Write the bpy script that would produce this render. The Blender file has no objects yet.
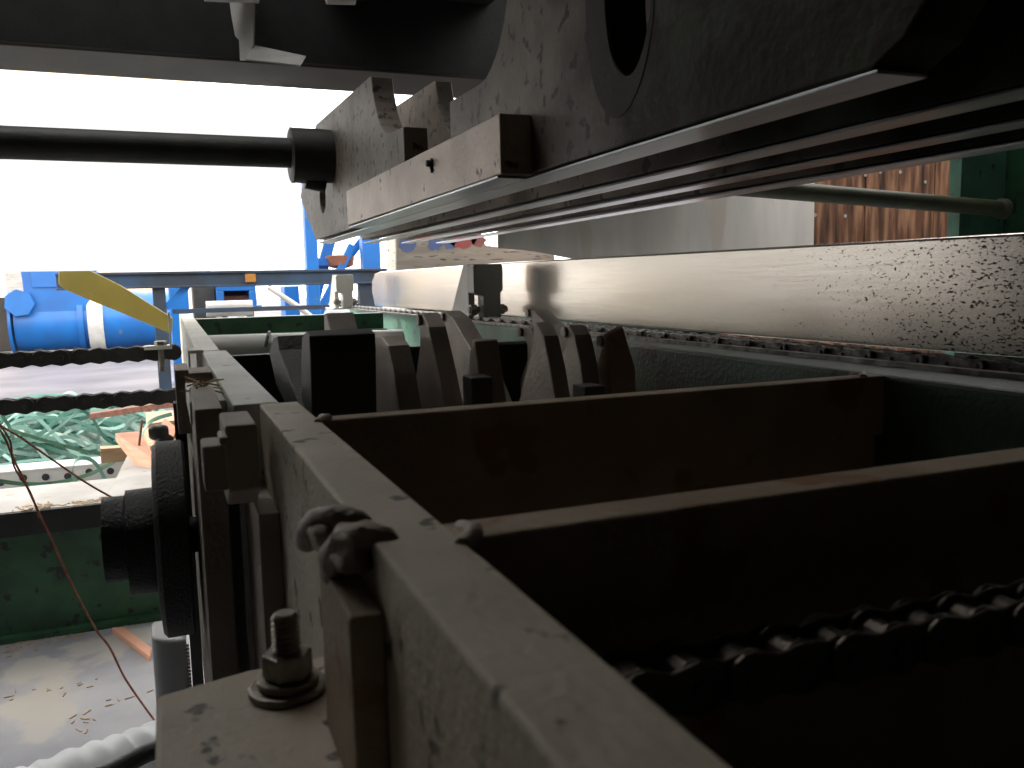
import bpy, bmesh, math, random
from mathutils import Vector, Matrix
random.seed(7)
C = bpy.context.scene.collection
# ---------------------------------------------------------------- camera
FPX = 850.0
H = 0.75                                   # lens height above the floor
def _n(v): return Vector(v).normalized()
_Y = _n((165-512, 384-290, -FPX))          # machine's long axis in camera space
_X = _n((2634-512, 384-235, -FPX)); _X = (_X - _Y*_X.dot(_Y)).normalized()
_Z = _X.cross(_Y)
ROT = Matrix((_X, _Y, _Z))                 # camera -> world
cam = bpy.data.cameras.new('camera'); co = bpy.data.objects.new('camera', cam); C.objects.link(co)
cam.sensor_width = 36; cam.lens = 36*FPX/1024; cam.clip_start = 0.01; cam.clip_end = 200
co.matrix_world = Matrix.Translation((0, 0, H)) @ ROT.to_4x4()
cam.dof.use_dof = True; cam.dof.focus_distance = 1.1
cam.dof.aperture_fstop = (cam.lens/1000)/0.0013
bpy.context.scene.camera = co
# ---------------------------------------------------------------- light
w = bpy.data.worlds.new('sky'); bpy.context.scene.world = w; w.use_nodes = True
bg = w.node_tree.nodes['Background']; bg.inputs[0].default_value = (1, 0.98, 0.96, 1); bg.inputs[1].default_value = 4.2
sl = bpy.data.lights.new('hazy_sun', 'SUN'); sl.energy = 2.5; sl.angle = math.radians(12); sl.color = (1, 0.9, 0.76)
so = bpy.data.objects.new('hazy_sun', sl); C.objects.link(so)
so.rotation_euler = Vector((0.85, -0.3, -0.42)).to_track_quat('-Z', 'Y').to_euler()
vs = bpy.context.scene.view_settings
vs.view_transform = 'Standard'; vs.look = 'None'; vs.gamma = 1; vs.use_curve_mapping = False; vs.exposure = 0.12
# ---------------------------------------------------------------- pixel helpers (relative to the lens)
def ray(px, py): return ROT @ Vector((px-512, 384-py, -FPX))
def ox(px, py, x): r = ray(px, py); return r*(x/r.x)
def oy(px, py, y): r = ray(px, py); return r*(y/r.y)
def oz(px, py, z): r = ray(px, py); return r*(z/r.z)
# ---------------------------------------------------------------- mesh builder; z is relative to the lens
class MB:
    def __init__(s): s.v = []; s.f = []
    def add(s, vs_, fs):
        b = len(s.v); s.v += [tuple(v) for v in vs_]; s.f += [tuple(b+i for i in f) for f in fs]; return s
    def box(s, x0, x1, y0, y1, z0, z1):
        v = [(x, y, z) for z in (z0, z1) for y in (y0, y1) for x in (x0, x1)]
        return s.add(v, [(0,2,3,1), (4,5,7,6), (0,1,5,4), (2,6,7,3), (0,4,6,2), (1,3,7,5)])
    def obox(s, c, ax, ay, az, hx, hy, hz):
        c, ax, ay, az = Vector(c), Vector(ax).normalized(), Vector(ay).normalized(), Vector(az).normalized()
        v = [c+ax*(i*hx)+ay*(j*hy)+az*(k*hz) for k in (-1,1) for j in (-1,1) for i in (-1,1)]
        return s.add(v, [(0,2,3,1), (4,5,7,6), (0,1,5,4), (2,6,7,3), (0,4,6,2), (1,3,7,5)])
    def prism(s, pts, axis, a0, a1):
        """polygon of the two remaining coordinates, pushed from a0 to a1 along axis"""
        def mk(p, a):
            if axis == 'x': return (a, p[0], p[1])
            if axis == 'y': return (p[0], a, p[1])
            return (p[0], p[1], a)
        n = len(pts)
        v = [mk(p, a0) for p in pts] + [mk(p, a1) for p in pts]
        return s.add(v, [tuple(range(n))[::-1], tuple(range(n, 2*n))] + [(i, (i+1) % n, n+(i+1) % n, n+i) for i in range(n)])
    def ringprism(s, outer, inner, axis, a0, a1):
        """outline with a hole: both loops have the same count"""
        def mk(p, a):
            if axis == 'x': return (a, p[0], p[1])
            if axis == 'y': return (p[0], a, p[1])
            return (p[0], p[1], a)
        n = len(outer)
        v = [mk(p, a0) for p in outer]+[mk(p, a0) for p in inner]+[mk(p, a1) for p in outer]+[mk(p, a1) for p in inner]
        f = []
        for i in range(n):
            j = (i+1) % n
            f += [(i, j, n+j, n+i), (2*n+i, 3*n+i, 3*n+j, 2*n+j), (i, 2*n+i, 2*n+j, j), (n+i, n+j, 3*n+j, 3*n+i)]
        return s.add(v, f)
    def lathe(s, prof, c, axis=(0,0,1), n=32, cap=True):
        """prof: (distance along axis, radius)"""
        a = Vector(axis).normalized(); u = a.orthogonal().normalized(); t = a.cross(u); c = Vector(c)
        v = []
        for d, r in prof:
            for k in range(n):
                g = 2*math.pi*k/n; v.append(c+a*d+(u*math.cos(g)+t*math.sin(g))*r)
        f = []
        for i in range(len(prof)-1):
            for k in range(n):
                f.append((i*n+k, i*n+(k+1) % n, (i+1)*n+(k+1) % n, (i+1)*n+k))
        if cap:
            f.append(tuple(range(n))[::-1]); m = (len(prof)-1)*n; f.append(tuple(range(m, m+n)))
        return s.add(v, f)
    def cyl(s, a, b, r, n=24, r2=None):
        a, b = Vector(a), Vector(b)
        return s.lathe([(0, r), ((b-a).length, r if r2 is None else r2)], a, b-a, n)
    def tube(s, pts, r, n=8):
        pts = [Vector(p) for p in pts]; v = []; f = []
        u = None
        for i, p in enumerate(pts):
            d = (pts[min(i+1, len(pts)-1)]-pts[max(i-1, 0)]).normalized()
            u = d.orthogonal().normalized() if u is None else (u-d*u.dot(d)).normalized()
            t = d.cross(u); rr = r(i) if callable(r) else r
            for k in range(n):
                g = 2*math.pi*k/n; v.append(p+(u*math.cos(g)+t*math.sin(g))*rr)
        for i in range(len(pts)-1):
            for k in range(n): f.append((i*n+k, i*n+(k+1) % n, (i+1)*n+(k+1) % n, (i+1)*n+k))
        f.append(tuple(range(n))[::-1]); m = (len(pts)-1)*n; f.append(tuple(range(m, m+n)))
        return s.add(v, f)
    def ribbon(s, pts, wdt, thk=0.0008, side=None):
        pts = [Vector(p) for p in pts]; v = []; f = []
        for i, p in enumerate(pts):
            d = (pts[min(i+1, len(pts)-1)]-pts[max(i-1, 0)]).normalized()
            sd = Vector(side(i) if callable(side) else (side or (0, 0.3, 1))); sd = (sd-d*sd.dot(d)).normalized(); nn = d.cross(sd)
            for a, b in ((-1,-1), (1,-1), (1,1), (-1,1)): v.append(p+sd*(a*wdt/2)+nn*(b*thk/2))
        for i in range(len(pts)-1):
            for k in range(4): f.append((i*4+k, i*4+(k+1) % 4, i*4+4+(k+1) % 4, i*4+4+k))
        f.append((3,2,1,0)); m = (len(pts)-1)*4; f.append((m, m+1, m+2, m+3))
        return s.add(v, f)
    def obj(s, name, mat, root=None, bevel=0, smooth=False, label=None, seg=2):
        vs_ = [Vector(v)+Vector((0,0,H)) for v in s.v]
        if root is None:
            lo = [min(v[i] for v in vs_) for i in range(3)]; hi = [max(v[i] for v in vs_) for i in range(3)]
            org = Vector(((lo[0]+hi[0])/2, (lo[1]+hi[1])/2, lo[2]))
        else: org = root['_o'] if '_o' in root else root.location
        org = Vector(org)
        me = bpy.data.meshes.new(name); me.from_pydata([v-org for v in vs_], [], s.f); me.update()
        bm = bmesh.new(); bm.from_mesh(me); bmesh.ops.recalc_face_normals(bm, faces=bm.faces); bm.to_mesh(me); bm.free()
        me.materials.append(mat)
        if smooth:
            for p in me.polygons: p.use_smooth = True
            me.set_sharp_from_angle(angle=math.radians(38)) if hasattr(me, 'set_sharp_from_angle') else None
        o = bpy.data.objects.new(name, me); C.objects.link(o)
        if root is None: o.location = org
        else: o.parent = root
        if bevel:
            m = o.modifiers.new('bevel', 'BEVEL'); m.width = bevel; m.segments = seg; m.limit_method = 'ANGLE'; m.angle_limit = math.radians(40)
        if label: o['label'] = label
        o_org[o.name] = org
        return o
o_org = {}
def sub(mb, name, mat, parent, **k):
    """sub-part of a part: shares the part's own origin (parts sit at their thing's origin)"""
    r = parent.parent if parent.parent else parent
    org = Vector(r.location)
    parent['_o'] = list(org) if parent.parent is None or True else None
    o = mb.obj(name, mat, parent, **k); del parent['_o']; return o
def thing(name, label, cat, base, group=None):
    o = bpy.data.objects.new(name, None); C.objects.link(o); o.empty_display_size = 0.02
    o.location = Vector(base)+Vector((0,0,H)); o['label'] = label; o['category'] = cat
    if group: o['group'] = group
    return o
def tag(o, label, cat, group=None, kind=None):
    o['label'] = label; o['category'] = cat
    if group: o['group'] = group
    if kind: o['kind'] = kind
    return o
def struct(o, label=None):
    o['kind'] = 'structure'
    if label: o['label'] = label
    return o
def copy_tree(o, parent=None):
    c = o.copy(); C.objects.link(c)
    if parent: c.parent = parent
    for ch in list(o.children): copy_tree(ch, c)
    return c
# ---------------------------------------------------------------- materials
def mat(name, c1, c2=None, scale=20, rough=0.5, metal=0, bump=0.0, bscale=None, stretch=None, c3=None, t3=0.62, s3=None, r2=None, spec=None, coat=0, lo=.38, hi=.62):
    m = bpy.data.materials.new(name); m.use_nodes = True; N = m.node_tree.nodes; L = m.node_tree.links
    b = N['Principled BSDF']; b.inputs['Roughness'].default_value = rough; b.inputs['Metallic'].default_value = metal
    if spec is not None: b.inputs['Specular IOR Level'].default_value = spec
    if coat: b.inputs['Coat Weight'].default_value = coat
    c2 = c2 or tuple(x*0.75 for x in c1)
    tc = N.new('ShaderNodeTexCoord'); mp = N.new('ShaderNodeMapping'); L.new(tc.outputs['Object'], mp.inputs[0])
    if stretch: mp.inputs['Scale'].default_value = stretch
    nz = N.new('ShaderNodeTexNoise'); nz.inputs['Scale'].default_value = scale; nz.inputs['Detail'].default_value = 6; L.new(mp.outputs[0], nz.inputs[0])
    rp = N.new('ShaderNodeValToRGB'); rp.color_ramp.elements[0].position = lo; rp.color_ramp.elements[1].position = hi
    rp.color_ramp.elements[0].color = (*c1, 1); rp.color_ramp.elements[1].color = (*c2, 1); L.new(nz.outputs[0], rp.inputs[0])
    out = rp.outputs[0]
    if c3:
        n3 = N.new('ShaderNodeTexNoise'); n3.inputs['Scale'].default_value = s3 or scale*2.3; n3.inputs['Detail'].default_value = 8; L.new(mp.outputs[0], n3.inputs[0])
        r3 = N.new('ShaderNodeValToRGB'); r3.color_ramp.elements[0].position = t3-.02; r3.color_ramp.elements[1].position = t3+.03
        L.new(n3.outputs[0], r3.inputs[0])
        mx = N.new('ShaderNodeMixRGB'); L.new(r3.outputs[0], mx.inputs[0]); L.new(out, mx.inputs[1]); mx.inputs[2].default_value = (*c3, 1); out = mx.outputs[0]
    L.new(out, b.inputs['Base Color'])
    if r2 is not None:
        mr = N.new('ShaderNodeMapRange'); mr.inputs[3].default_value = rough; mr.inputs[4].default_value = r2
        mr.inputs[1].default_value = lo; mr.inputs[2].default_value = hi; L.new(nz.outputs[0], mr.inputs[0]); L.new(mr.outputs[0], b.inputs['Roughness'])
    if bump:
        n2 = N.new('ShaderNodeTexNoise'); n2.inputs['Scale'].default_value = bscale or scale*5; n2.inputs['Detail'].default_value = 5; L.new(mp.outputs[0], n2.inputs[0])
        bp = N.new('ShaderNodeBump'); bp.inputs['Strength'].default_value = bump; bp.inputs['Distance'].default_value = 0.003; L.new(n2.outputs[0], bp.inputs['Height']); L.new(bp.outputs[0], b.inputs['Normal'])
    return m
M = {}
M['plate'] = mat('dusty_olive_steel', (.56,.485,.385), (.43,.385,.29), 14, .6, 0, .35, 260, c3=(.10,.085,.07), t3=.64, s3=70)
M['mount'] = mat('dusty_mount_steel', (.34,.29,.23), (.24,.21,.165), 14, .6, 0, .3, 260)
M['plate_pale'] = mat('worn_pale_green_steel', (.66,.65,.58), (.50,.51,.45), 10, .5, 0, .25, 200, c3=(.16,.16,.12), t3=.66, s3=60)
M['cross'] = mat('rusty_brown_steel', (.36,.28,.20), (.27,.21,.145), 16, .7, 0, .35, 220, c3=(.24,.13,.07), t3=.62, s3=22)
M['dark'] = mat('oily_black_steel', (.035,.034,.032), (.02,.02,.02), 20, .55, 0, .25, 200)
M['darkrough'] = mat('cast_black_iron', (.045,.044,.042), (.03,.03,.03), 30, .5, 0, .7, 420)
M['head'] = mat('worn_dark_head_steel', (.105,.09,.07), (.06,.052,.042), 9, .45, .25, .6, 120, c3=(.085,.10,.07), t3=.55, s3=7)
M['headrim'] = mat('brown_hole_rim', (.05,.04,.032), (.035,.03,.024), 20, .6, 0, .3, 120, spec=.2)
M['headbar'] = mat('bright_scuffed_steel', (.52,.43,.36), (.40,.33,.27), 14, .42, .5, .35, 140, c3=(.08,.07,.06), t3=.68, s3=60)
M['strip'] = mat('polished_steel_edge', (.55,.57,.60), (.38,.39,.40), 8, .3, .9, .05, 60, stretch=(4, .6, 4))
M['dog'] = mat('ground_grey_steel', (.44,.37,.31), (.32,.28,.245), 18, .5, .35, .3, 260)
M['blackside'] = mat('tarred_black_steel', (.02,.02,.02), (.012,.012,.012), 18, .6, 0, .2, 200)
M['green'] = mat('dark_green_paint', (.035,.12,.055), (.02,.07,.035), 14, .45, 0, .2, 150, c3=(.02,.025,.02), t3=.62, s3=35)
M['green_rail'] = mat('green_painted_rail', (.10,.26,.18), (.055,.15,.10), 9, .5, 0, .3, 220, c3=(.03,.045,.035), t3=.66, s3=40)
M['rail_dark'] = mat('dark_grey_green_rail', (.06,.115,.075), (.045,.07,.05), 9, .45, 0, .35, 260, c3=(.05,.05,.045), t3=.56, s3=14)  # darker, greyer green for the near length of the rail
M['olive_pipe'] = mat('olive_paint', (.09,.10,.055), (.06,.065,.04), 12, .5, 0, .2, 120)
M['yellow'] = mat('ochre_yellow_paint', (.44,.34,.07), (.38,.30,.065), 10, .55, 0, .05, 60, c3=(.22,.17,.05), t3=.70, s3=30)
M['blue'] = mat('machine_blue_paint', (.006,.125,.40), (.01,.095,.31), 3, .35, 0, .05, 30, c3=(.10,.13,.17), t3=.68, s3=9)
M['bluedk'] = mat('grimy_blue_paint', (.014,.04,.08), (.012,.018,.028), 4, .6, 0, .1, 30)
M['white'] = mat('white_paint', (.56,.55,.52), (.44,.43,.40), 6, .5)
M['dustwhite'] = mat('dusty_pale_paint', (.36,.35,.33), (.27,.26,.24), 8, .6, c3=(.30,.22,.14), t3=.66, s3=30)
M['palegrey'] = mat('pale_grey_metal', (.52,.52,.49), (.40,.39,.37), 8, .5, .2)
M['chain'] = mat('oily_chain_steel', (.085,.07,.055), (.055,.045,.035), 40, .38, .6, .2, 300, r2=.6)
M['chainlight'] = mat('worn_chain_steel', (.22,.21,.19), (.08,.075,.07), 60, .35, .7, .2, 300)
M['bolt'] = mat('greasy_zinc', (.26,.24,.20), (.13,.115,.09), 60, .42, .75, .25, 300)
M['weld'] = mat('weld_bead', (.30,.24,.19), (.18,.14,.11), 60, .5, .2, .5, 300)
M['rust'] = mat('rusty_wire', (.22,.075,.035), (.12,.04,.02), 90, .65)
M['wood'] = mat('fresh_sawn_wood', (.68,.36,.24), (.58,.28,.18), 8, .7, 0, .2, 60, stretch=(1,1,9))
M['wood2'] = mat('tan_wood_block', (.45,.30,.17), (.33,.21,.12), 10, .7, stretch=(1,6,6))
M['strap'] = mat('green_strapping', (.018,.11,.07), (.012,.065,.045), 3, .4, spec=.4)
M['strapl'] = mat('sunbleached_strapping', (.13,.29,.24), (.06,.19,.14), 3, .4, spec=.5)
M['hose'] = mat('white_ribbed_hose', (.72,.74,.74), (.60,.62,.62), 6, .45)
M['chip'] = mat('wood_shavings', (.52,.37,.22), (.38,.26,.15), 60, .8)
M['belt'] = mat('grey_moulded_gear', (.72,.75,.77), (.62,.65,.67), 10, .42)
M['orange'] = mat('amber_reflector', (.30,.14,.02), (.24,.10,.015), 50, .4)
M['wire'] = mat('red_rusty_wire', (.42,.15,.08), (.25,.08,.045), 90, .6)
M['alu'] = None
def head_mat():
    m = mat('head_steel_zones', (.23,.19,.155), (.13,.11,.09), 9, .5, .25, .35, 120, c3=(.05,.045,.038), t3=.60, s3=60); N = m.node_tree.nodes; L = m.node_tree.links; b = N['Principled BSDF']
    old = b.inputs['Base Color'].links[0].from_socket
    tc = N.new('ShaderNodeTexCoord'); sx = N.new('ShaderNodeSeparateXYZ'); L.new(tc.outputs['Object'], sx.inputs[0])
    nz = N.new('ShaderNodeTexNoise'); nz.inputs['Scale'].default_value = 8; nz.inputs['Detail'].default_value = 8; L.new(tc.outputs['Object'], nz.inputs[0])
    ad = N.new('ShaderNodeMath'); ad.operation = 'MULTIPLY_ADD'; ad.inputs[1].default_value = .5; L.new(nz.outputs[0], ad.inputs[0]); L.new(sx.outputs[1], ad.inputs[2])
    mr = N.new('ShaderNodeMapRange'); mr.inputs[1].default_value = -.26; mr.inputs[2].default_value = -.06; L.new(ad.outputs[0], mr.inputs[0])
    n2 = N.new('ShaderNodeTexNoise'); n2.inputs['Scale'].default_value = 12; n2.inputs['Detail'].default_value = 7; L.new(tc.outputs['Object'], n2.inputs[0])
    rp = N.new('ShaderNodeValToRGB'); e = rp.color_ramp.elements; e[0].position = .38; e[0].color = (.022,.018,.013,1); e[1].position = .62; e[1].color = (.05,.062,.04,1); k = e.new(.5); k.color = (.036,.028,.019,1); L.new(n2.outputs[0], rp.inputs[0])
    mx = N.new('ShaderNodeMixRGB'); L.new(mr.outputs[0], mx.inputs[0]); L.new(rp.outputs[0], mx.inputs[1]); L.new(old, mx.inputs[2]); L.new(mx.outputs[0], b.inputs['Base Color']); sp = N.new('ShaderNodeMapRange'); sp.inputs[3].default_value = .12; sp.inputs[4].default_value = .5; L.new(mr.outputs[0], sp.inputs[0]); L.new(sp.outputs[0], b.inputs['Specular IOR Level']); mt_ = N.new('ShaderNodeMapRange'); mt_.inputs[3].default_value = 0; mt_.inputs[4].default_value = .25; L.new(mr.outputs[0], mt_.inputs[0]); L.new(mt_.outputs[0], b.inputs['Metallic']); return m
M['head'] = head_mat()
# --------- aluminium fence: brushed along its length, pitted towards the near end
def alu():
    m = bpy.data.materials.new('brushed_pitted_aluminium'); m.use_nodes = True; N = m.node_tree.nodes; L = m.node_tree.links; b = N['Principled BSDF']
    b.inputs['Metallic'].default_value = .9
    tc = N.new('ShaderNodeTexCoord'); mp = N.new('ShaderNodeMapping'); mp.inputs['Scale'].default_value = (1, .05, 1); L.new(tc.outputs['Object'], mp.inputs[0])
    n1 = N.new('ShaderNodeTexNoise'); n1.inputs['Scale'].default_value = 260; n1.inputs['Detail'].default_value = 4; L.new(mp.outputs[0], n1.inputs[0])
    mp2 = N.new('ShaderNodeMapping'); mp2.inputs['Scale'].default_value = (1, .45, 1); L.new(tc.outputs['Object'], mp2.inputs[0])
    n2 = N.new('ShaderNodeTexNoise'); n2.inputs['Scale'].default_value = 560; n2.inputs['Detail'].default_value = 3; L.new(mp2.outputs[0], n2.inputs[0])
    sx = N.new('ShaderNodeSeparateXYZ'); L.new(tc.outputs['Object'], sx.inputs[0])
    mr = N.new('ShaderNodeMapRange'); mr.inputs[1].default_value = -.25; mr.inputs[2].default_value = -.80; mr.inputs[3].default_value = .76; mr.inputs[4].default_value = .50; L.new(sx.outputs[1], mr.inputs[0])
    gt = N.new('ShaderNodeMath'); gt.operation = 'SUBTRACT'; L.new(n2.outputs[0], gt.inputs[0]); L.new(mr.outputs[0], gt.inputs[1])
    ml = N.new('ShaderNodeMath'); ml.operation = 'MULTIPLY'; ml.inputs[1].default_value = 14; ml.use_clamp = True; L.new(gt.outputs[0], ml.inputs[0])
    rp = N.new('ShaderNodeValToRGB'); rp.color_ramp.elements[0].color = (.66,.60,.52,1); rp.color_ramp.elements[1].color = (.82,.76,.68,1); L.new(n1.outputs[0], rp.inputs[0])
    mx = N.new('ShaderNodeMixRGB'); L.new(ml.outputs[0], mx.inputs[0]); L.new(rp.outputs[0], mx.inputs[1]); mx.inputs[2].default_value = (.05,.045,.035,1); L.new(mx.outputs[0], b.inputs['Base Color'])
    b.inputs['Roughness'].default_value = .25
    bp = N.new('ShaderNodeBump'); bp.inputs['Strength'].default_value = .06; bp.inputs['Distance'].default_value = .001; L.new(n1.outputs[0], bp.inputs['Height']); L.new(bp.outputs[0], b.inputs['Normal'])
    return m
M['alu'] = alu()
def curtain_mat():
    m = bpy.data.materials.new('milky_plastic_sheet'); m.use_nodes = True; N = m.node_tree.nodes; L = m.node_tree.links
    for x in list(N):
        if x.type == 'BSDF_PRINCIPLED': N.remove(x)
    d = N.new('ShaderNodeBsdfDiffuse'); d.inputs[0].default_value = (.92,.93,.94,1)
    t = N.new('ShaderNodeBsdfTranslucent'); t.inputs[0].default_value = (.95,.97,.98,1)
    mx = N.new('ShaderNodeMixShader'); mx.inputs[0].default_value = .72; L.new(d.outputs[0], mx.inputs[1]); L.new(t.outputs[0], mx.inputs[2]); L.new(mx.outputs[0], N['Material Output'].inputs[0]); return m
M['curtain'] = curtain_mat()
def boards_mat():
    m = bpy.data.materials.new('stained_vertical_boards'); m.use_nodes = True; N = m.node_tree.nodes; L = m.node_tree.links; b = N['Principled BSDF']; b.inputs['Roughness'].default_value = .75
    tc = N.new('ShaderNodeTexCoord'); mp = N.new('ShaderNodeMapping'); mp.inputs['Scale'].default_value = (1,1,.12); L.new(tc.outputs['Object'], mp.inputs[0])
    n1 = N.new('ShaderNodeTexNoise'); n1.inputs['Scale'].default_value = 38; n1.inputs['Detail'].default_value = 8; L.new(mp.outputs[0], n1.inputs[0])
    rp = N.new('ShaderNodeValToRGB'); e = rp.color_ramp.elements; e[0].position = .34; e[0].color = (.035,.018,.012,1); e[1].position = .68; e[1].color = (.42,.22,.12,1)
    k = e.new(.5); k.color = (.17,.075,.038,1); L.new(n1.outputs[0], rp.inputs[0]); L.new(rp.outputs[0], b.inputs['Base Color']); return m
M['boards'] = boards_mat()
M['shell'] = mat('dim_shed_timber', (.05,.042,.035), (.03,.026,.022), 4, .85)
M['sheet'] = mat('galvanised_sheet', (.84,.79,.73), (.72,.68,.64), 4, .5, .1, .1, 14, stretch=(3,1,.6), c3=(.68,.62,.55), t3=.6, s3=3)
M['concrete'] = mat('grey_concrete', (.38,.38,.40), (.27,.27,.30), 3.2, .35, 0, .12, 60, c3=(.42,.40,.37), t3=.58, s3=5, r2=.62)
M['yard'] = mat('wet_yard_concrete', (.15,.14,.15), (.09,.085,.10), 1.2, .45, 0, .12, 12, r2=.6, spec=.15)
M['log'] = mat('grey_weathered_timber', (.52,.48,.42), (.38,.35,.31), 6, .8, 0, .3, 40, stretch=(1,1,6), c3=(.12,.10,.08), t3=.64, s3=20)

# ================================================================ SHELL
FL = -H
b = MB().box(-2.2, 4, -2, 2.75, FL-.12, FL); struct(b.obj('floor', M['concrete']))
b = MB().box(-30, 20, 2.75, 60, FL-.13, FL-.001).box(-30, -2.2, -2, 2.75, FL-.13, FL-.001); o = b.obj('trim_1', M['yard']); struct(o, 'wet concrete yard outside the open shed side')
# roof with two openings added to light the bed and the board wall
b = MB()
HOLES = ((-.99, .28, 1.3, 1.86), (.95, 3.9, 1.0, 2.15))
xs = sorted({-1.0, 4.1, *[h[0] for h in HOLES], *[h[1] for h in HOLES]}); ys = sorted({-2.1, 2.9, *[h[2] for h in HOLES], *[h[3] for h in HOLES]})
for i in range(len(xs)-1):
    for j in range(len(ys)-1):
        mx_, my_ = (xs[i]+xs[i+1])/2, (ys[j]+ys[j+1])/2
        if not any(h[0] < mx_ < h[1] and h[2] < my_ < h[3] for h in HOLES): b.box(xs[i], xs[i+1], ys[j], ys[j+1], 1.35, 1.45)
struct(b.obj('ceiling', M['shell']))
b = MB().box(-2.3, 4.1, -2.1, -2.0, FL, 1.35); struct(b.obj('wall_back', M['shell']))
b = MB().box(4.0, 4.1, -2.0, 2.9, FL, 1.35); struct(b.obj('wall_right', M['shell']))
b = MB().box(-1.1, -1.0, -2.0, 1.85, FL, 1.35); struct(b.obj('wall_left', M['shell']))
# added buildings, placed only to give the fence something to mirror
nb = MB().box(-8.5, 1.2, 25, 30, FL, 6); tag(nb.obj('cream_reflection_block', mat('warm_cream_render', (.90,.72,.54), (.84,.66,.49), .5, .8)), 'plain warm cream building added far across the yard for the fence to mirror', 'building')
nb = MB().box(-40, -14.5, 25, 30, FL, 5); tag(nb.obj('grey_reflection_block', mat('grey_render', (.26,.25,.23), (.22,.21,.19), .5, .8)), 'plain grey building far across the yard at far left', 'building')
# board wall facing the camera, board by board with narrow dark gaps
b = MB(); x = 1.544
bw = .306; BY = 2.2
while x < 4.0:
    b.box(x, x+bw-.006, BY, BY+.03, FL, 1.35); x += bw
b.box(1.544, 4.0, BY+.03, BY+.06, FL, 1.35)
bd = b.obj('wall_far', M['boards'], bevel=.002); struct(bd)
# ================================================================ helpers for shapes
from mathutils.geometry import tessellate_polygon
def plate_x(mb, outer, holes, x0, x1):
    """plate in the y-z plane with holes, thickness from x0 to x1"""
    loops = [outer]+holes; flat = [p for l in loops for p in l]; n = len(flat)
    tri = tessellate_polygon([[Vector((p[0], p[1], 0)) for p in l] for l in loops])
    f = [tuple(t) for t in tri]+[tuple(n+i for i in t[::-1]) for t in tri]; b = 0
    for l in loops:
        m = len(l)
        f += [(b+i, b+(i+1) % m, n+b+(i+1) % m, n+b+i) for i in range(m)]; b += m
    return mb.add([(x0, p[0], p[1]) for p in flat]+[(x1, p[0], p[1]) for p in flat], f)
def ell(cy, cz, ry, rz, n=28): return [(cy+ry*math.cos(2*math.pi*k/n), cz+rz*math.sin(2*math.pi*k/n)) for k in range(n)]
def arc(p, q, c, n=8):
    """quadratic curve from p to q pulled towards c (both ends included)"""
    return [((1-t)**2*p[0]+2*t*(1-t)*c[0]+t*t*q[0], (1-t)**2*p[1]+2*t*(1-t)*c[1]+t*t*q[1]) for t in [i/n for i in range(n+1)]]
def linkplate(mb, cx, cy, cz, L, h, t, ax):
    """figure-eight chain plate; ax = running axis 'x' or 'y', plate stands upright"""
    r = h/2; pts = []
    for k in range(9):
        g = -math.pi/2+math.pi*k/8*1.0; pts.append((L/2+r*math.cos(g), r*math.sin(g)))
    pts += [(L*.22, r*.86), (0, r*.74), (-L*.22, r*.86)]
    for k in range(9):
        g = math.pi/2+math.pi*k/8; pts.append((-L/2+r*math.cos(g), r*math.sin(g)))
    pts += [(-L*.22, -r*.86), (0, -r*.74), (L*.22, -r*.86)]
    if ax == 'x': mb.prism([(cx+a, cz+b) for a, b in pts], 'y', cy-t/2, cy+t/2)
    else: mb.prism([(cy+a, cz+b) for a, b in pts], 'x', cx-t/2, cx+t/2)
def roller_chain(root, start, n, pitch, h, wid, t, ax, m, names=('outer_link', 'inner_link'), n_r=12):
    """alternating links, each one mesh; copies share mesh data"""
    sx, sy, sz = start; protos = []
    for kind in (0, 1):
        mb = MB(); hw = wid/2 if kind == 0 else wid/2-t*1.15
        cx = sx+pitch/2 if ax == 'x' else sx; cy = sy if ax == 'x' else sy+pitch/2
        for s in (-1, 1):
            if ax == 'x': linkplate(mb, cx, cy+s*(hw-t/2), sz, pitch, h, t, 'x')
            else: linkplate(mb, cx+s*(hw-t/2), cy, sz, pitch, h, t, 'y')
        for e in (-1, 1):
            a = Vector((cx+e*pitch/2, cy, sz)) if ax == 'x' else Vector((cx, cy+e*pitch/2, sz))
            d = Vector((0, 1, 0)) if ax == 'x' else Vector((1, 0, 0))
            if kind == 0: mb.cyl(a-d*(hw+t*.5), a+d*(hw+t*.5), h*.17, n_r)
            else: mb.cyl(a-d*(hw-t), a+d*(hw-t), h*.36, n_r)
        o = mb.obj(names[kind], m, root, bevel=t*.18 if t > .0015 else 0, seg=1)
        protos.append(o)
    stepv = Vector((pitch, 0, 0)) if ax == 'x' else Vector((0, pitch, 0))
    protos[1].location = stepv
    for i in range(2, n):
        c = protos[i % 2].copy(); C.objects.link(c); c.parent = root
        c.location = stepv*(i-(i % 2)) + (stepv if i % 2 else Vector((0,0,0)))
def hexnut(mb, c, r, h, axis='z'):
    p = [(r*math.cos(math.pi/3*k), r*math.sin(math.pi/3*k)) for k in range(6)]
    c = Vector(c)
    if axis == 'z': mb.prism([(c.x+a, c.y+b) for a, b in p], 'z', c.z, c.z+h)
    elif axis == 'x': mb.prism([(c.y+a, c.z+b) for a, b in p], 'x', c.x, c.x+h)
    else: mb.prism([(c.x+a, c.z+b) for a, b in p], 'y', c.y, c.y+h)
def thread(mb, c, r, h, pitch, axis=(0,0,1), n=20):
    prof = []; k = 0.0
    while k < h-pitch: prof += [(k, r*.76), (k+pitch*.5, r)]; k += pitch
    prof += [(h-pitch*.4, r*.86), (h, r*.7)]
    mb.lathe(prof, c, axis, n)
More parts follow.
